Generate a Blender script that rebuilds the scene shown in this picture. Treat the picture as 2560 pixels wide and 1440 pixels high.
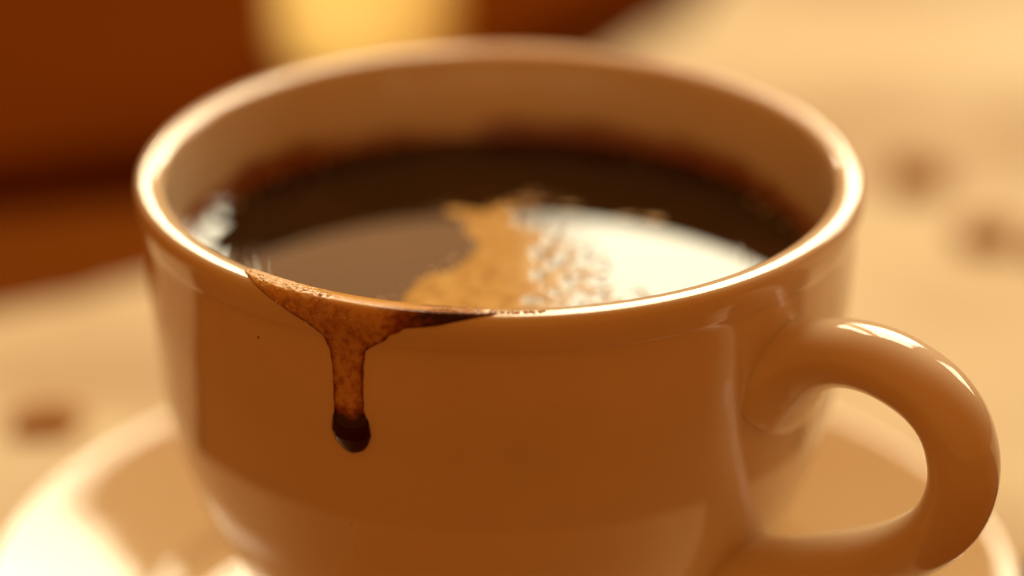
import bpy, bmesh, math, random
from mathutils import Vector, noise

scene = bpy.context.scene
for o in list(bpy.data.objects):
    bpy.data.objects.remove(o)

# ------------------------------------------------------------------ camera
ZR = 0.072                       # height of the lip's centre circle above the table
cam_d = bpy.data.cameras.new('camera')
cam = bpy.data.objects.new('camera', cam_d)
scene.collection.objects.link(cam)
cam.location = (0.00140891, -0.41650598, 0.24282155)
cam.rotation_euler = (math.radians(90 - 23.896), 0, 0)
cam_d.sensor_width = 36
cam_d.lens = 134.74
cam_d.clip_start = 0.01
cam_d.clip_end = 50
cam_d.dof.use_dof = True
cam_d.dof.focus_distance = 0.418
cam_d.dof.aperture_fstop = 6.2
cam_d.dof.aperture_blades = 0
scene.camera = cam

# ------------------------------------------------------------------ world and light
world = bpy.data.worlds.new('World')
scene.world = world
world.use_nodes = True
bg = world.node_tree.nodes['Background']
bg.inputs['Color'].default_value = (1.0, 0.315, 0.048, 1)      # dim amber room
bg.inputs['Strength'].default_value = 0.41

def window_pane(name, cx, cz, w, h, y, energy, color):
    l = bpy.data.lights.new(name, 'AREA')
    l.shape = 'RECTANGLE'
    l.size = w
    l.size_y = h
    l.energy = energy
    l.color = color
    o = bpy.data.objects.new(name, l)
    scene.collection.objects.link(o)
    o.location = (cx, y, cz)
    o.rotation_euler = (math.radians(-90), 0, 0)   # faces -Y
    return o

KEY = (1.0, 0.885, 0.60)
# a window behind the table: a wide clear light, a strip veiled by a brown curtain, a narrow clear light
WY, WZ0 = 1.30, 0.565
def pane(x0, x1, radiance, color, h=1.25):
    w = x1 - x0
    window_pane('window_or_fill_light', (x0 + x1) / 2, WZ0 + h / 2, w, h, WY, radiance * math.pi * w * h, color)
pane(0.015, 0.61, 11.6, KEY)
pane(1.00, 1.75, 7, KEY, 0.70)  # added fill lamp, no real pane: brightens the cup's left inner wall
pane(-0.148, 0.013, 2.0, (1.0, 0.50, 0.20))
pane(-0.30, -0.15, 12, KEY)

scene.view_settings.view_transform = 'Standard'
scene.view_settings.look = 'None'
scene.view_settings.exposure = 0
scene.view_settings.gamma = 1
scene.cycles.max_bounces = 10
scene.cycles.caustics_reflective = True
scene.cycles.caustics_refractive = False

# ------------------------------------------------------------------ helpers
def link(o):
    scene.collection.objects.link(o)
    return o

def empty(name, loc=(0, 0, 0)):
    o = link(bpy.data.objects.new(name, None))
    o.location = loc
    return o

def tag(o, label=None, cat=None, group=None, kind=None):
    if label: o['label'] = label
    if cat: o['category'] = cat
    if group: o['group'] = group
    if kind: o['kind'] = kind
    return o

def mesh_obj(name, verts, faces, mat, parent=None, smooth=True):
    me = bpy.data.meshes.new(name)
    me.from_pydata([tuple(v) for v in verts], [], faces)
    me.validate()
    if smooth:
        me.polygons.foreach_set('use_smooth', [True] * len(me.polygons))
    if mat: me.materials.append(mat)
    me.update()
    o = link(bpy.data.objects.new(name, me))
    if parent: o.parent = parent
    return o

def catmull(pts, n):
    """smooth polyline through pts, n samples per span"""
    P = [Vector(p) for p in pts]
    P = [P[0] * 2 - P[1]] + P + [P[-1] * 2 - P[-2]]
    out = []
    for i in range(1, len(P) - 2):
        p0, p1, p2, p3 = P[i - 1], P[i], P[i + 1], P[i + 2]
        for k in range(n):
            t = k / n
            out.append(0.5 * ((2 * p1) + (p2 - p0) * t + (2 * p0 - 5 * p1 + 4 * p2 - p3) * t * t
                              + (3 * p1 - p0 - 3 * p2 + p3) * t ** 3))
    out.append(P[-2])
    return out

def lathe(name, prof, mat, parent=None, seg=256, cap_ends=True):
    """prof: list of (r, z)"""
    vs, fs, rings = [], [], []
    for r, z in prof:
        if r < 1e-6:
            rings.append([len(vs)]); vs.append((0, 0, z))
        else:
            rings.append(list(range(len(vs), len(vs) + seg)))
            for k in range(seg):
                a = 2 * math.pi * k / seg
                vs.append((r * math.cos(a), r * math.sin(a), z))
    for a, b in zip(rings, rings[1:]):
        if len(a) == 1 and len(b) == 1: continue
        for k in range(seg):
            k2 = (k + 1) % seg
            if len(a) == 1: fs.append((a[0], b[k2], b[k]))
            elif len(b) == 1: fs.append((a[k], a[k2], b[0]))
            else: fs.append((a[k], a[k2], b[k2], b[k]))
    o = mesh_obj(name, vs, fs, mat, parent)
    bm = bmesh.new(); bm.from_mesh(o.data)
    bmesh.ops.recalc_face_normals(bm, faces=bm.faces)
    bm.to_mesh(o.data); bm.free()
    return o

def interp(x, tab):
    if x <= tab[0][0]: return tab[0][1]
    for (x0, y0), (x1, y1) in zip(tab, tab[1:]):
        if x <= x1:
            return y0 + (y1 - y0) * (x - x0) / (x1 - x0)
    return tab[-1][1]

def smooth(a, b, x):
    t = max(0.0, min(1.0, (x - a) / (b - a)))
    return t * t * (3 - 2 * t)

class Mat:
    """small node-tree builder"""
    def __init__(self, name):
        self.m = bpy.data.materials.new(name)
        self.m.use_nodes = True
        self.nt = self.m.node_tree
        self.p = self.nt.nodes['Principled BSDF']
        self.out = self.nt.nodes['Material Output']
    def n(self, t, **kw):
        nd = self.nt.nodes.new(t)
        for k, v in kw.items():
            if k in nd.inputs: nd.inputs[k].default_value = v
            else: setattr(nd, k, v)
        return nd
    def l(self, a, b): self.nt.links.new(a, b)
    def noise(self, vec, scale, detail=4, rough=0.55):
        nd = self.n('ShaderNodeTexNoise')
        nd.inputs['Scale'].default_value = scale
        nd.inputs['Detail'].default_value = detail
        nd.inputs['Roughness'].default_value = rough
        self.l(vec, nd.inputs['Vector'])
        return nd.outputs['Fac']
    def ramp(self, fac, stops):
        nd = self.n('ShaderNodeValToRGB')
        el = nd.color_ramp.elements
        while len(el) < len(stops): el.new(0.5)
        for e, (p, c) in zip(el, stops):
            e.position = p
            e.color = (c, c, c, 1) if isinstance(c, (int, float)) else (*c, 1)
        self.l(fac, nd.inputs['Fac'])
        return nd.outputs['Color']
    def mix(self, fac, a, b):
        nd = self.n('ShaderNodeMix', data_type='RGBA')
        if isinstance(fac, (int, float)): nd.inputs[0].default_value = fac
        else: self.l(fac, nd.inputs[0])
        for v, i in ((a, 6), (b, 7)):
            if isinstance(v, tuple): nd.inputs[i].default_value = (*v, 1)
            else: self.l(v, nd.inputs[i])
        return nd.outputs[2]
    def math(self, op, a, b=None):
        nd = self.n('ShaderNodeMath', operation=op)
        for i, v in enumerate((a, b)):
            if v is None: continue
            if isinstance(v, (int, float)): nd.inputs[i].default_value = v
            else: self.l(v, nd.inputs[i])
        return nd.outputs[0]
    def bump(self, h, strength, dist):
        nd = self.n('ShaderNodeBump')
        nd.inputs['Strength'].default_value = strength
        nd.inputs['Distance'].default_value = dist
        self.l(h, nd.inputs['Height'])
        self.l(nd.outputs['Normal'], self.p.inputs['Normal'])
    def set(self, **kw):
        for k, v in kw.items():
            k = k.replace('_', ' ')
            if isinstance(v, tuple): self.p.inputs[k].default_value = (*v, 1) if len(v) == 3 else v
            elif isinstance(v, (int, float)): self.p.inputs[k].default_value = v
            else: self.l(v, self.p.inputs[k])
    def obj(self): return self.n('ShaderNodeTexCoord').outputs['Object']

# ------------------------------------------------------------------ materials
def porcelain(name, ca, cb, stained=False, specks=True):
    M = Mat(name)
    co = M.obj()
    glaze = M.mix(M.ramp(M.noise(co, 60, 3), [(0.35, 0.0), (0.7, 1.0)]), ca, cb)
    if specks:
        v = M.n('ShaderNodeTexVoronoi'); v.inputs['Scale'].default_value = 190
        M.l(co, v.inputs['Vector'])
        dot = M.math('LESS_THAN', v.outputs['Distance'], 0.035)
        sep = M.n('ShaderNodeSeparateColor'); M.l(v.outputs['Color'], sep.inputs[0])
        dot = M.math('MULTIPLY', dot, M.math('GREATER_THAN', sep.outputs[0], 0.84))
        glaze = M.mix(dot, glaze, (0.12, 0.05, 0.02))
    if stained:
        at = M.n('ShaderNodeAttribute', attribute_name='stain')
        nz = M.noise(co, 75, 5, 0.6)
        f = M.math('ADD', at.outputs['Fac'], M.math('MULTIPLY', M.math('SUBTRACT', nz, 0.5), 1.7))
        f = M.ramp(f, [(0.40, 0.0), (0.95, 0.92)])
        glaze = M.mix(f, glaze, (0.27, 0.062, 0.008))
    M.set(Base_Color=glaze, Roughness=0.06, IOR=1.5, Coat_Weight=0.3, Coat_Roughness=0.04)
    M.p.inputs['Subsurface Weight'].default_value = 0.12
    M.p.inputs['Subsurface Radius'].default_value = (0.003, 0.0018, 0.0008)
    M.p.inputs['Subsurface Scale'].default_value = 1.0
    M.bump(M.math('ADD', M.noise(co, 75, 2), M.math('MULTIPLY', M.noise(co, 900, 2), 0.03)), 0.10, 0.0006)
    return M.m

def coffee_mat():
    M = Mat('coffee')
    co = M.obj()
    warp = M.n('ShaderNodeTexNoise'); warp.inputs['Scale'].default_value = 55; warp.inputs['Detail'].default_value = 3
    warp.inputs['Distortion'].default_value = 1.2
    M.l(co, warp.inputs['Vector'])
    c = M.ramp(warp.outputs['Fac'], [(0.36, (0.005, 0.0012, 0.0004)), (0.52, (0.009, 0.0025, 0.0007)), (0.68, (0.022, 0.006, 0.0014))])
    ln = M.n('ShaderNodeVectorMath', operation='LENGTH'); M.l(co, ln.inputs[0])
    edge = M.ramp(M.math('MULTIPLY', ln.outputs['Value'], 20.0), [(0.725, 0.0), (0.768, 1.0)])
    c = M.mix(edge, c, (0.40, 0.13, 0.015))
    M.set(Base_Color=c, Roughness=0.03, IOR=1.38)
    return M.m

def crema_mat():
    M = Mat('crema')
    co = M.obj()
    n1 = M.noise(co, 420, 5, 0.65)
    c = M.ramp(n1, [(0.32, (0.42, 0.20, 0.025)), (0.5, (0.64, 0.37, 0.06)), (0.70, (0.80, 0.56, 0.17))])
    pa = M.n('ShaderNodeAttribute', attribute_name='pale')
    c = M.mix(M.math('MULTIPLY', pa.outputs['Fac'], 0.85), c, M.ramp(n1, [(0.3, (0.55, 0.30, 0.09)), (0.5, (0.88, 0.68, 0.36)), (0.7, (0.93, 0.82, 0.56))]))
    v = M.n('ShaderNodeTexVoronoi'); v.inputs['Scale'].default_value = 2200
    M.l(co, v.inputs['Vector'])
    M.set(Base_Color=c, Roughness=0.45, IOR=1.36, Specular_IOR_Level=0.06)
    M.bump(v.outputs['Distance'], 0.35, 0.0003)
    return M.m

def drip_mat():
    M = Mat('coffee_drip')
    co = M.obj()
    at = M.n('ShaderNodeAttribute', attribute_name='dens')
    n1 = M.noise(co, 1500, 4, 0.65)
    n2 = M.noise(co, 4200, 2, 0.6)
    d = M.math('ADD', at.outputs['Fac'], M.math('MULTIPLY', M.math('SUBTRACT', n1, 0.5), 0.48))
    d = M.math('ADD', d, M.math('MULTIPLY', M.math('SUBTRACT', n2, 0.5), 0.16))
    c = M.ramp(d, [(0.0, (0.85, 0.58, 0.28)), (0.22, (0.74, 0.42, 0.07)), (0.44, (0.66, 0.40, 0.16)),
                   (0.66, (0.30, 0.09, 0.014)), (0.96, (0.04, 0.007, 0.001))])
    M.set(Base_Color=c, Roughness=M.ramp(at.outputs['Fac'], [(0.1, 0.40), (0.3, 0.12), (0.9, 0.04)]), IOR=1.36, Specular_IOR_Level=M.ramp(at.outputs['Fac'], [(0.5, 0.5), (1.0, 0.4)]))
    cv = M.n('ShaderNodeAttribute', attribute_name='cover'); M.set(Alpha=cv.outputs['Fac'])     # the film thins out to nothing at its edge
    M.bump(M.noise(co, 2600, 3), 0.05, 0.0002)
    return M.m

def bubble_mat():
    M = Mat('foam_bubble')
    M.set(Base_Color=(0.80, 0.56, 0.26), Roughness=0.06, IOR=1.36, Coat_Weight=0.6, Coat_Roughness=0.02)
    return M.m

def cloth_mat():
    M = Mat('cream_cloth')
    co = M.obj()
    c = M.ramp(M.noise(co, 14, 4), [(0.3, (0.74, 0.60, 0.34)), (0.7, (0.82, 0.72, 0.47))])
    M.set(Base_Color=c, Roughness=0.75)
    w = M.n('ShaderNodeTexWave'); w.inputs['Scale'].default_value = 500
    M.l(co, w.inputs['Vector'])
    M.bump(w.outputs['Fac'], 0.2, 0.0004)
    return M.m

def wood_mat(name, dark, light, rough):
    M = Mat(name)
    co = M.obj()
    mp = M.n('ShaderNodeMapping'); mp.inputs['Scale'].default_value = (1.0, 9.0, 9.0)
    M.l(co, mp.inputs['Vector'])
    n = M.noise(mp.outputs['Vector'], 9, 6, 0.6)
    c = M.ramp(n, [(0.3, dark), (0.7, light)])
    M.set(Base_Color=c, Roughness=rough, Specular_IOR_Level=0.0)
    M.bump(n, 0.2, 0.001)
    return M.m

def bean_mat():
    M = Mat('roasted_bean')
    co = M.obj()
    c = M.ramp(M.noise(co, 300, 4), [(0.3, (0.38, 0.17, 0.035)), (0.7, (0.50, 0.24, 0.06))])
    M.set(Base_Color=c, Roughness=0.9, Specular_IOR_Level=0.0)
    return M.m

def amber_glass():
    M = Mat('amber_glass')
    tr = M.n('ShaderNodeBsdfTranslucent'); tr.inputs['Color'].default_value = (1.0, 0.89, 0.55, 1)
    mx = M.n('ShaderNodeMixShader'); mx.inputs[0].default_value = 0.9
    M.set(Base_Color=(0.80, 0.42, 0.07), Roughness=0.12)
    M.l(M.p.outputs[0], mx.inputs[1]); M.l(tr.outputs[0], mx.inputs[2])
    M.l(mx.outputs[0], M.out.inputs['Surface'])
    return M.m

m_cup = porcelain('cup_porcelain', (0.83, 0.70, 0.49), (0.79, 0.66, 0.44), stained=True)
m_handle = porcelain('handle_porcelain', (0.83, 0.70, 0.49), (0.79, 0.66, 0.44))
m_saucer = porcelain('saucer_porcelain', (0.78, 0.61, 0.36), (0.75, 0.58, 0.33))
m_coffee, m_crema, m_drip, m_bubble = coffee_mat(), crema_mat(), drip_mat(), bubble_mat()
m_cloth = cloth_mat()
m_wood = wood_mat('table_wood', (0.15, 0.040, 0.004), (0.24, 0.068, 0.007), 0.8)
m_board = wood_mat('board_wood', (0.115, 0.024, 0.001), (0.17, 0.038, 0.002), 0.85)
m_bean, m_amber = bean_mat(), amber_glass()

# ------------------------------------------------------------------ table, cloth
def slab(name, pts, z0, z1, mat, bevel, parent=None):
    bm = bmesh.new()
    lo = [bm.verts.new((x, y, z0)) for x, y in pts]
    hi = [bm.verts.new((x, y, z1)) for x, y in pts]
    n = len(pts)
    bm.faces.new(hi); bm.faces.new(lo[::-1])
    for i in range(n): bm.faces.new((lo[i], lo[(i + 1) % n], hi[(i + 1) % n], hi[i]))
    bmesh.ops.recalc_face_normals(bm, faces=bm.faces)
    if bevel:
        bmesh.ops.bevel(bm, geom=bm.edges[:], offset=bevel, segments=3, affect='EDGES')
    me = bpy.data.meshes.new(name); bm.to_mesh(me); bm.free()
    me.materials.append(mat)
    o = link(bpy.data.objects.new(name, me))
    if parent: o.parent = parent
    return o

table = slab('table_top', [(-0.75, -0.75), (0.75, -0.75), (0.75, 0.75), (-0.75, 0.75)], -0.030, 0.0002, m_wood, 0.003)
tag(table, kind='structure')

# cream cloth: one gently rumpled sheet, its far-left edge running diagonally
FOLD = [(0.02, 0.0), (0.075, 0.0032), (0.155, -0.0028), (0.203, 0.0030), (0.25, -0.0027), (0.31, 0.0025), (0.36, 0.0)]
def ease(x, tab):
    if x <= tab[0][0] or x >= tab[-1][0]: return 0.0
    for (x0, y0), (x1, y1) in zip(tab, tab[1:]):
        if x <= x1: return y0 + (y1 - y0) * smooth(x0, x1, x)
def cloth_z(x, y):
    h = 0.0028 * noise.noise((x * 22, y * 22, 3.1)) + 0.0012 * noise.noise((x * 60, y * 45, 8.0))
    h += ease(y + 0.10 * (x - 0.06), FOLD) * smooth(0.01, 0.06, x)
    h += 0.0016 * math.cos(2 * math.pi * (y - 0.0975 - 0.25 * (x + 0.08)) / 0.052) * smooth(-0.01, -0.06, x) * smooth(0.06, 0.08, y)
    flat = smooth(0.045, 0.085, math.hypot(x, y))      # pressed flat under the saucer's rim
    return 0.0014 + max(0.0, h + 0.0028) * flat
def make_cloth():
    hem = catmull([(-0.26, 0.012), (-0.20, 0.043), (-0.14, 0.076), (-0.076, 0.1113), (-0.0555, 0.1225), (-0.018, 0.167), (0.0275, 0.2335),
                   (0.0365, 0.257), (0.062, 0.33), (0.10, 0.45)], 15)
    nrm = Vector((0.80, -0.60))                  # to the lit side (right / front)
    vs, fs = [], []
    nu, nv = len(hem) - 1, 120
    for i in range(nu + 1):
        for j in range(nv + 1):
            u = 0.62 * i / nu
            v = 0.55 * (j / nv) ** 1.4
            w = 0.002 * noise.noise((u * 40, 0, 5)) * max(0, 1 - v / 0.05)
            p = Vector(hem[i]) + nrm * (v + w)
            q = 0.030 + 0.002 * noise.noise((p.x * 30, 2, 0))       # near hem, just short of the saucer's foot
            if p.y < q: p.y = q + (p.y - q) * 0.002
            vs.append((p.x, p.y, cloth_z(p.x, p.y)))
    for i in range(nu):
        for j in range(nv):
            a = i * (nv + 1) + j
            f = (a, a + nv + 1, a + nv + 2, a + 1)
            if max(vs[k][1] for k in f) > 0.0285: fs.append(f)
    o = mesh_obj('tablecloth', vs, fs, m_cloth)
    bm = bmesh.new(); bm.from_mesh(o.data)
    bmesh.ops.delete(bm, geom=[v for v in bm.verts if not v.link_faces], context='VERTS')
    bm.to_mesh(o.data); bm.free()
    s = o.modifiers.new('thick', 'SOLIDIFY'); s.thickness = 0.0009; s.offset = -1
    return o
cloth = make_cloth()
tag(cloth, 'cream cloth spread over the table behind the cup and saucer', 'tablecloth')

# ------------------------------------------------------------------ blurred things behind
board = slab('wooden_board', [(-0.36, 0.100), (-0.034, 0.176), (0.038, 0.266), (0.06, 0.46), (-0.36, 0.46)], 0.0005, 0.0075, m_board, 0.0025)
tag(board, 'dark brown wooden board lying behind the cup beside the cream cloth', 'board')

jar = empty('amber_dish', (-0.0240, 0.2115, 0.0076))
lathe('body', [(0, 0), (0.012, 0), (0.0148, 0.0015), (0.0158, 0.006), (0.0160, 0.0225), (0.0157, 0.0233),
               (0.0153, 0.0226), (0.0151, 0.006), (0.0138, 0.0025), (0, 0.0020)], m_amber, jar, 64)
tag(jar, 'glowing yellow amber glass dish standing on the dark board behind the cup', 'dish')

def bean_mesh():
    bm = bmesh.new()
    bmesh.ops.create_icosphere(bm, subdivisions=4, radius=1)
    for v in bm.verts:
        x, y, z = v.co
        z2 = z if z > 0 else z * 0.45
        g = math.exp(-(y / 0.10) ** 2) * (1 if z < 0 else 0) * 0.35
        v.co = (x * 0.0056, y * 0.0040, (z2 + g * (1 - x * x)) * 0.0033)
    me = bpy.data.meshes.new('coffee_bean'); bm.to_mesh(me); bm.free()
    me.polygons.foreach_set('use_smooth', [True] * len(me.polygons))
    me.materials.append(m_bean)
    return me
bme = bean_mesh()
BEANS = [(-0.0645, 0.0715, 20, 'roasted coffee bean on the cloth beside the saucer rim, opposite side from the handle'),
         (0.0680, 0.1690, -25, 'lone roasted coffee bean on the cream cloth farther back than the bean pair'),
         (0.0765, 0.1390, 10, 'roasted coffee bean nearer the cup of a pair on the cloth behind the handle'),
         (0.0965, 0.1500, 35, 'roasted coffee bean on the cloth beyond the bean pair, farthest from the cup'),
         (0.0872, 0.1370, 60, 'roasted coffee bean farther from the cup of a pair on the cloth behind the handle')]
for x, y, rz, lab in BEANS:
    o = link(bpy.data.objects.new('coffee_bean', bme))
    o.location = (x, y, cloth_z(x, y) + 0.0031); o.rotation_euler = (math.radians(180), 0, math.radians(rz))
    tag(o, lab, 'coffee bean', 'coffee beans scattered on the cloth')

# ------------------------------------------------------------------ saucer
sp = [(0.0, 0.0030), (0.020, 0.0030), (0.0215, 0.0012), (0.0225, 0.0004), (0.0240, 0.0004), (0.0252, 0.0016), (0.027, 0.0042),
      (0.036, 0.0052), (0.046, 0.0085), (0.055, 0.0135), (0.0612, 0.0172), (0.0632, 0.0182), (0.0640, 0.0191), (0.0634, 0.0199),
      (0.0618, 0.0196), (0.0560, 0.0169), (0.0475, 0.0128), (0.0456, 0.0117), (0.0442, 0.0104), (0.0410, 0.0088), (0.0360, 0.0074),
      (0.0315, 0.0068), (0.0285, 0.0066), (0.0270, 0.0072), (0.0255, 0.0070), (0.0240, 0.0066), (0.0, 0.0066)]
sp = [sp[0]] + [tuple(p) for p in catmull(sp[1:-1], 6)] + [sp[-1]]
saucer = lathe('saucer', [(p[0], p[1]) for p in sp], m_saucer, None, 256)
tag(saucer, 'glazed white porcelain saucer under the coffee cup', 'saucer')

# ------------------------------------------------------------------ cup
cup = empty('coffee_cup', (0, 0, 0.0068))
tag(cup, 'white porcelain coffee cup with a round loop handle, filled with coffee', 'cup')
OUT = [(-.00165, .0410), (-.00162, .0417), (-.00148, .04225), (-.0009, .04265), (.0004, .04275), (.0022, .0424), (.004, .0420), (.011, .0417), (.0166, .0411), (.0239, .0403),
       (.0301, .0390), (.0363, .0370), (.0414, .0349), (.0459, .0325), (.0487, .0309), (.055, .0266), (.060, .0230), (.0622, .0216)]
outer = [(p[1], ZR - p[0]) for p in catmull(OUT, 8)]          # lip apex -> foot, (r, z) in world height
LIFT = 0.0068
foot = [(0.0212, LIFT + 0.0010), (0.0206, LIFT + 0.0001), (0.0192, LIFT), (0.0184, LIFT + 0.0008), (0.0178, LIFT + 0.0022), (0.0, LIFT + 0.0026)]
inn = [(0.0, LIFT + 0.0062), (0.010, LIFT + 0.0064), (0.018, LIFT + 0.0085), (0.0235, ZR - .0545), (0.0285, ZR - .0475), (0.0325, ZR - .0395),
       (0.0352, ZR - .030), (0.0370, ZR - .0195), (0.0380, ZR - .0105), (0.0385, ZR - .0045), (0.03895, ZR - .0012), (0.0392, ZR + .0004), (0.0395, ZR + .0012), (0.0402, ZR + .00158)]
inn_s = [inn[0]] + [tuple(p) for p in catmull(inn[1:], 6)]
prof = [(r, z - LIFT) for r, z in (outer + foot + inn_s + [outer[0]])]
n_out = len(outer) + len(foot)
body = lathe('body', prof, m_cup, cup, 384)
ZC = ZR - 0.0098                                                # coffee level
att = body.data.attributes.new('stain', 'FLOAT', 'POINT')
for i, v in enumerate(body.data.vertices):
    r, z = math.hypot(v.co.x, v.co.y), v.co.z + LIFT
    inside = r < 0.0387 and z > LIFT + 0.005 and r < interp(ZR - z, [(a, b - 0.0018) for a, b in OUT])
    att.data[i].value = (1 - smooth(ZC + 0.0006, ZC + 0.0052, z)) if inside else 0.0

PHI = math.radians(-39)
HC = [(0.0392, 0.0590), (0.0420, 0.0607), (0.0450, 0.0625), (0.0490, 0.0641), (0.0534, 0.0646), (0.0577, 0.0639), (0.0614, 0.0623), (0.0640, 0.0597),
      (0.0653, 0.0561), (0.0653, 0.0523), (0.0637, 0.0480), (0.0603, 0.0441), (0.0551, 0.0404), (0.0485, 0.0372), (0.0420, 0.0338), (0.0372, 0.0306)]
def make_handle():
    c = catmull([(a, b, 0) for a, b in HC], 10)
    L = [0]
    for a, b in zip(c, c[1:]): L.append(L[-1] + (b - a).length)
    T = L[-1]
    vs, fs, seg = [], [], 40
    for i, p in enumerate(c):
        t = (c[min(i + 1, len(c) - 1)] - c[max(i - 1, 0)]).normalized()
        nrm = Vector((-t.y, t.x, 0))
        d0, d1 = L[i], T - L[i]
        fl = 1 + 0.95 * math.exp(-(d0 / 0.0042) ** 1.5) + 0.75 * math.exp(-(d1 / 0.0050) ** 1.5)
        a, b = 0.00375 * fl, 0.0046 * (1 + (fl - 1) * 0.75)
        for k in range(seg):
            an = 2 * math.pi * k / seg
            q = p + nrm * (a * math.cos(an))
            w = b * math.sin(an)
            x = q.x * math.cos(PHI) - w * math.sin(PHI)
            y = q.x * math.sin(PHI) + w * math.cos(PHI)
            vs.append((x, y, q.y - LIFT))
    m = len(c)
    for i in range(m - 1):
        for k in range(seg):
            k2 = (k + 1) % seg
            fs.append((i * seg + k, i * seg + k2, (i + 1) * seg + k2, (i + 1) * seg + k))
    fs.append(tuple(range(seg))[::-1]); fs.append(tuple((m - 1) * seg + k for k in range(seg)))
    o = mesh_obj('handle', vs, fs, m_handle, cup)
    bm = bmesh.new(); bm.from_mesh(o.data); bmesh.ops.recalc_face_normals(bm, faces=bm.faces); bm.to_mesh(o.data); bm.free()
    return o
make_handle()

# ------------------------------------------------------------------ coffee
RC = 0.0380
coffee = empty('coffee', (0, 0, ZC))
tag(coffee, 'dark brown coffee with patches of golden crema filling the cup', 'coffee')
def make_coffee():
    pr = [(0.0, 0.0)]
    n = 420
    for i in range(1, n + 1):
        r = RC * (i / n)
        z = 0.0018 * math.exp(-((RC - r) / 0.0036) ** 1.7)
        env = math.exp(-((r - 0.0300) / 0.0015) ** 2)
        z += 1.1e-5 * env * math.cos(2 * math.pi * (r - 0.0300) / 0.00115)
        pr.append((r, z))
    o = lathe('liquid', pr, m_coffee, coffee, 320)
    for v in o.data.vertices:                 # the liquid climbs the wall unevenly
        r = math.hypot(v.co.x, v.co.y)
        if r < RC - 0.009: continue
        a = math.degrees(math.atan2(v.co.y, v.co.x)) % 360
        k = 0.22 + 0.78 * smooth(146, 162, a) * (1 - smooth(215, 250, a)) + 0.10 * noise.noise((v.co.x * 400, v.co.y * 400, 0))
        v.co.z *= k
    return o
liq = make_coffee()

def poly_sdf(poly, x, y):
    """positive inside"""
    dmin, ins = 1e9, False
    n = len(poly)
    for i in range(n):
        x0, y0 = poly[i]; x1, y1 = poly[(i + 1) % n]
        dx, dy = x1 - x0, y1 - y0
        t = max(0, min(1, ((x - x0) * dx + (y - y0) * dy) / (dx * dx + dy * dy)))
        dmin = min(dmin, math.hypot(x - x0 - t * dx, y - y0 - t * dy))
        if (y0 > y) != (y1 > y) and x < (x1 - x0) * (y - y0) / (y1 - y0) + x0: ins = not ins
    return dmin if ins else -dmin

CREMA = [(-16, -19), (-14.5, -15), (-11.2, -9), (-6.6, -3), (-4.2, 0.5), (-3.2, 6), (-4.9, 10.2), (-7.0, 12.5), (-8.5, 15.0), (-6.0, 16.2), (-2.5, 15.0),
         (0.5, 17.0), (3.5, 18.6), (6.5, 18.8), (7.0, 17.4), (3.4, 15.2), (2.6, 11), (9, 6), (11, 0), (13.5, -7), (16.5, -12), (14, -16), (8, -20), (0, -23), (-8, -23)]
def make_crema():
    vs, fs, idx = [], [], {}
    step = 0.22
    x0, x1, y0, y1 = -20, 20, -26, 23
    nx, ny = int((x1 - x0) / step), int((y1 - y0) / step)
    H, pale, pv = [], [], []
    for j in range(ny + 1):
        for i in range(nx + 1):
            x, y = x0 + i * step, y0 + j * step
            s = poly_sdf(CREMA, x, y) + 1.6 * noise.noise((x * 0.22, y * 0.22, 1.7)) + 0.7 * noise.noise((x * 0.7, y * 0.7, 4.2))
            right = smooth(-1.0, 8.5, x + 3.6 * noise.noise((x * 0.3, y * 0.3, 12.0)))                         # broken into flecks towards the handle side
            fleck = 0.8 * noise.noise((x * 0.6, y * 0.5, 9.3)) + 0.55 * noise.noise((x * 1.9, y * 1.5, 2.3)) + 0.35 * noise.noise((x * 3.6, y * 3.0, 5.3))
            h = min(s, 1.8) / 1.8
            h = h - right * (0.45 + 0.03 * x - 1.5 * fleck)
            for ex, ey, ea, eb in ((18.5, 11.8, 2.8, 1.3), (15.2, 12.6, 2.2, 0.8), (8.5, 16.0, 1.7, 0.8), (3.0, 18.0, 2.6, 1.0)):     # stray wisps
                h = max(h, (1 - math.hypot((x - ex) / ea, (y - ey) / eb)) * 0.8 + 0.5 * noise.noise((x * 1.1, y * 1.6, 6)))
            z = 0.00009 * smooth(0, 1, h) - 0.00003
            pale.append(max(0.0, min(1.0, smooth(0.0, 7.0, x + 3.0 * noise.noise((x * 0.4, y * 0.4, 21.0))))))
            H.append((x / 1000, y / 1000, z, h))
    keep = {}
    def vid(k):
        if k not in keep:
            keep[k] = len(vs); vs.append(H[k][:3]); pv.append(pale[k])
        return keep[k]
    for j in range(ny):
        for i in range(nx):
            ks = (j * (nx + 1) + i, j * (nx + 1) + i + 1, (j + 1) * (nx + 1) + i + 1, (j + 1) * (nx + 1) + i)
            if max(H[k][3] for k in ks) > 0.0:
                fs.append(tuple(vid(k) for k in ks))
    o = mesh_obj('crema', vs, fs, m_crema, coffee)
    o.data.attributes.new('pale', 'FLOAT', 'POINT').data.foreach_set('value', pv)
    o['label'] = 'golden crema foam floating on the coffee'
    return o
make_crema()

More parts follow.
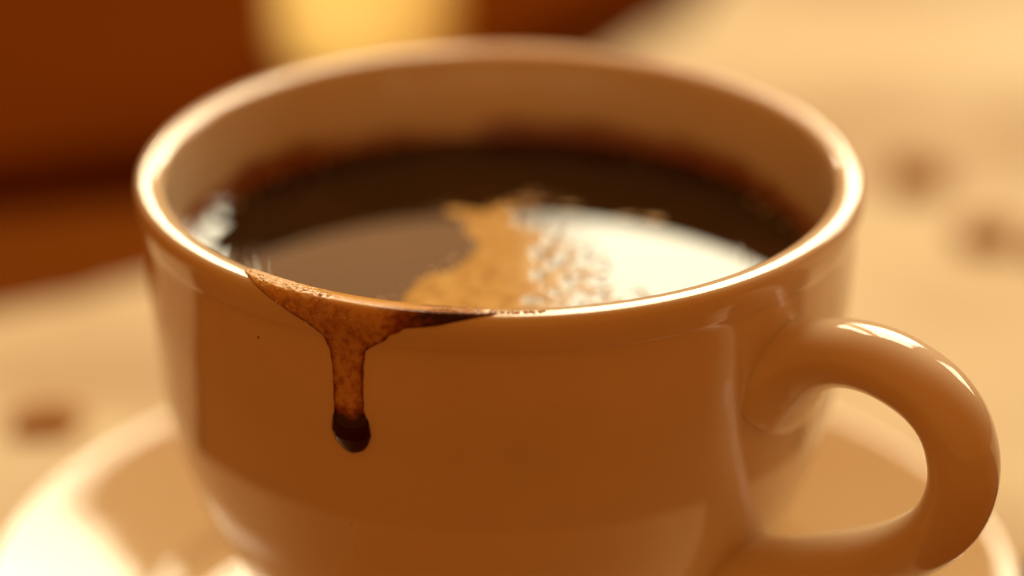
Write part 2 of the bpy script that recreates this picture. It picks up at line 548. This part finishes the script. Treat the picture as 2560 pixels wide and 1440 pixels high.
# ------------------------------------------------------------------ drip over the lip
acc = [0.0]
for a, b in zip(outer, outer[1:]): acc.append(acc[-1] + math.hypot(b[0] - a[0], b[1] - a[1]))
lipin = [(0.0410, ZR + .00165), (0.0402, ZR + .00158), (0.0395, ZR + .0012), (0.0392, ZR + .0004)]
accin = [0.0]
for a, b in zip(lipin, lipin[1:]): accin.append(accin[-1] + math.hypot(b[0] - a[0], b[1] - a[1]))
def on_cup(s):
    """point (r,z) and outward normal at arc length s (m) from the lip's apex, negative = inside"""
    tab, ac = (outer, acc) if s >= 0 else (lipin, accin)
    q = abs(s)
    def at(q):
        q = min(q, ac[-1] - 1e-9)
        for i in range(len(ac) - 1):
            if q <= ac[i + 1]:
                t = (q - ac[i]) / (ac[i + 1] - ac[i])
                return (tab[i][0] + t * (tab[i + 1][0] - tab[i][0]), tab[i][1] + t * (tab[i + 1][1] - tab[i][1]))
        return tab[-1]
    p = at(q)
    a, b = at(max(0, q - 2e-4)), at(q + 2e-4)
    tx, tz = b[0] - a[0], b[1] - a[1]
    l = math.hypot(tx, tz)
    n = (-tz / l, tx / l) if s >= 0 else (tz / l, -tx / l)
    return p, n

LEFT = [(-1.3, -131.5), (-0.3, -133.5), (0.3, -133), (1.58, -128.9), (2.92, -123.9), (4.18, -119.8), (5.34, -117.4), (7.03, -116.2), (9.42, -115.8), (14.6, -115.8),
        (15.8, -116.15), (17.0, -116.35), (18.2, -115.9), (19.0, -115.1), (19.5, -114.5), (19.70, -113.9), (19.78, -113.2)]
RIGHT = [(-1.3, -99), (-0.6, -91), (0.3, -90.0), (0.84, -90.8), (1.12, -92.2), (1.58, -94.6), (2.25, -98.5), (2.9, -103.0), (3.58, -104.6), (5.27, -107.7), (6.68, -110.0), (8.68, -110.4),
         (11.63, -110.6), (14.09, -110.6), (15.6, -110.0), (17.2, -109.8), (18.5, -110.4), (19.2, -111.1), (19.5, -111.7), (19.70, -112.4), (19.78, -113.0)]
def make_drip():
    vs, fs, dens, cover = [], [], [], []
    rows, cols = 210, 120
    for j in range(rows + 1):
        s = -1.3 + (19.78 + 1.3) * j / rows
        tl, tr = interp(s, LEFT), interp(s, RIGHT)
        if 0.5 < s < 14.5:
            tl += 0.16 * noise.noise((s * 0.8, 3, 0)) * smooth(0.5, 2, s)
            tr += (0.08 + 1.6 * (1 - smooth(2.5, 6, s))) * noise.noise((s * 1.1, 9, 0)) * smooth(1.5, 3, s)
        (r, z), n = on_cup(s / 1000)
        for k in range(cols + 1):
            u = k / cols
            th = math.radians(tl + (tr - tl) * u)
            tdeg = math.degrees(th)
            width = (tr - tl) * math.pi / 180 * r * 1000
            d = min(u, 1 - u) * width                              # mm from the side edge
            d = min(d, (19.85 - s) * 1.3 + 0.02, (s + 1.35) * 1.0)
            film = 0.16 * (1 - math.exp(-d / 0.16))
            bulb = smooth(14.0, 16.6, s)
            bw = math.sqrt(max(0.0, min(1.0, 1 - (2 * u - 1) ** 2)))
            bh = 1.05 * bw * math.sqrt(max(0.0, min(1.0, (19.9 - s) / 2.3))) if s > 14 else 0
            h = film * (1 - bulb) + max(film * 0.3, bh) * bulb
            top = 1 - smooth(2.0, 5.0, s)
            h += top * 0.10 * (1 - math.exp(-d / 0.5)) * (1 + noise.noise((tdeg * 1.1, s * 2.2, 3)) * (1 - smooth(-121, -113, tdeg)))
            fo = 0.06 * noise.noise((tdeg * 2.8, s * 2.6, 1)) + 0.04 * noise.noise((tdeg * 6, s * 6, 7))
            h = max(0.004, h + fo * min(1, d / 0.4) * (1 - bulb) * (0.25 + 0.75 * (1 - smooth(-121, -113, tdeg))))
            rr, zz = r + n[0] * h / 1000, z + n[1] * h / 1000
            vs.append((rr * math.cos(th), rr * math.sin(th), zz))
            # how much dark liquid against pale foam
            edge = math.exp(-(d / 0.42) ** 1.4)
            D = 0.47 + 0.32 * edge + 0.13 * noise.noise((tdeg * 0.9, s * 0.9, 5.5))
            D += 0.20 * (1 - smooth(4.5, 8.5, s)) * smooth(2.5, 4, s) * math.exp(-d / 0.7)
            fl = (1 - smooth(-124, -116, tdeg)) * (1 - smooth(0.6, 2.0, s))        # fine pale foam on the lip
            am = smooth(-121, -114, tdeg) * (1 - smooth(-106, -100, tdeg)) * (1 - smooth(0.8, 1.9, s))   # clear amber
            dk = smooth(-117, -97, tdeg + 2.5 * noise.noise((tdeg, s * 1.5, 2))) * smooth(0.25, 1.1, s)                    # dark run under the lip
            D = D * (1 - fl) + 0.10 * fl
            D = D * (1 - am) + 0.26 * am
            D = max(D, 1.0 * dk * (1 - smooth(-95, -88, tdeg) * 0.4))
            D = max(D, 1.25 * smooth(11.5, 17.0, s - 1.0 * (1 - (2 * u - 1) ** 2) + 0.9 + 0.5 * noise.noise((u * 4, s, 8))))
            dens.append(D)
            cover.append(smooth(0.0, 0.24, d) if s < 15 else smooth(0.0, 0.05, d))
    for j in range(rows):
        for k in range(cols):
            a = j * (cols + 1) + k
            fs.append((a, a + 1, a + cols + 2, a + cols + 1))
    root = empty('coffee_drip', (0, 0, 0))
    o = mesh_obj('film', vs, fs, m_drip, root)
    at = o.data.attributes.new('dens', 'FLOAT', 'POINT')
    at.data.foreach_set('value', dens)
    o.data.attributes.new('cover', 'FLOAT', 'POINT').data.foreach_set('value', cover)
    bm = bmesh.new(); bm.from_mesh(o.data); bmesh.ops.recalc_face_normals(bm, faces=bm.faces); bm.to_mesh(o.data); bm.free()
    return root
drip = make_drip()
tag(drip, 'brown coffee drip running over the lip and down the cup, ending in a dark bead', 'coffee drip')

def make_bubbles():
    random.seed(4)
    bm = bmesh.new()
    spots = []
    for i in range(150):                      # froth on the lip and along the tail of the drip
        q = random.random()
        if q < 0.45: th, s = random.uniform(-132, -116), random.gauss(0.7, 0.45)
        elif q < 0.70: th = random.uniform(-126, -111); s = 3.0 - abs(th + 118) * 0.06 + random.gauss(0, 0.10)
        else: th, s = random.uniform(-100, -83), random.gauss(0.25, 0.12)
        lo = interp(s, LEFT); hi = interp(s, RIGHT)
        if lo + 0.4 < th < hi - 0.1 or q >= 0.70: spots.append((th, s, random.uniform(0.07, 0.15) * (1.35 if q > 0.7 else 1)))
    spots += [(-117.6, 0.75, 0.27), (-99.5, 0.45, 0.17), (-97.6, 0.35, 0.22), (-96.4, 0.5, 0.15)]
    for th, s, rad in spots:
        (r, z), n = on_cup(s / 1000)
        a = math.radians(th)
        h = 0.00022 if th < -91 else 0.00003
        c = Vector(((r + n[0] * h) * math.cos(a), (r + n[0] * h) * math.sin(a), z + n[1] * h))
        g = bmesh.ops.create_icosphere(bm, subdivisions=2, radius=rad / 1000)
        for v in g['verts']: v.co += c
    me = bpy.data.meshes.new('foam_bubbles'); bm.to_mesh(me); bm.free()
    me.polygons.foreach_set('use_smooth', [True] * len(me.polygons))
    me.materials.append(m_bubble)
    o = link(bpy.data.objects.new('foam_bubbles', me)); o.parent = drip
    tag(o, kind='stuff')
make_bubbles()


def make_froth():
    random.seed(11)
    bm = bmesh.new()
    n = 0
    while n < 260:
        x, y = random.uniform(-18, 20), random.uniform(-20, 20)
        s = poly_sdf(CREMA, x, y)
        if not (-0.6 < s < 1.2 or (x > 2 and -1.5 < s < 5)): continue
        if math.hypot(x, y) > 33: continue
        rad = random.choice((0.10, 0.14, 0.18, 0.18, 0.26, 0.36))
        g = bmesh.ops.create_icosphere(bm, subdivisions=2, radius=rad / 1000)
        for v in g['verts']:
            v.co.z *= 0.7
            v.co += Vector((x / 1000, y / 1000, 0.00004))
        n += 1
    for k in range(46):                               # a few clinging along the wall
        a = random.choice((random.gauss(150, 16), random.gauss(20, 14), random.uniform(0, 360)))
        r = RC - random.uniform(0.0006, 0.0030)
        rad = random.uniform(0.12, 0.32)
        z = 0.0018 * math.exp(-((RC - r) / 0.0036) ** 1.7)
        z *= 0.22 + 0.78 * smooth(146, 162, a % 360) * (1 - smooth(215, 250, a % 360))      # as the liquid's edge
        g = bmesh.ops.create_icosphere(bm, subdivisions=2, radius=rad / 1000)
        for v in g['verts']: v.co += Vector((r * math.cos(math.radians(a)), r * math.sin(math.radians(a)), z))
    me = bpy.data.meshes.new('froth_bubbles'); bm.to_mesh(me); bm.free()
    me.polygons.foreach_set('use_smooth', [True] * len(me.polygons))
    me.materials.append(m_bubble)
    o = link(bpy.data.objects.new('froth_bubbles', me)); o.parent = coffee
    tag(o, kind='stuff')
make_froth()
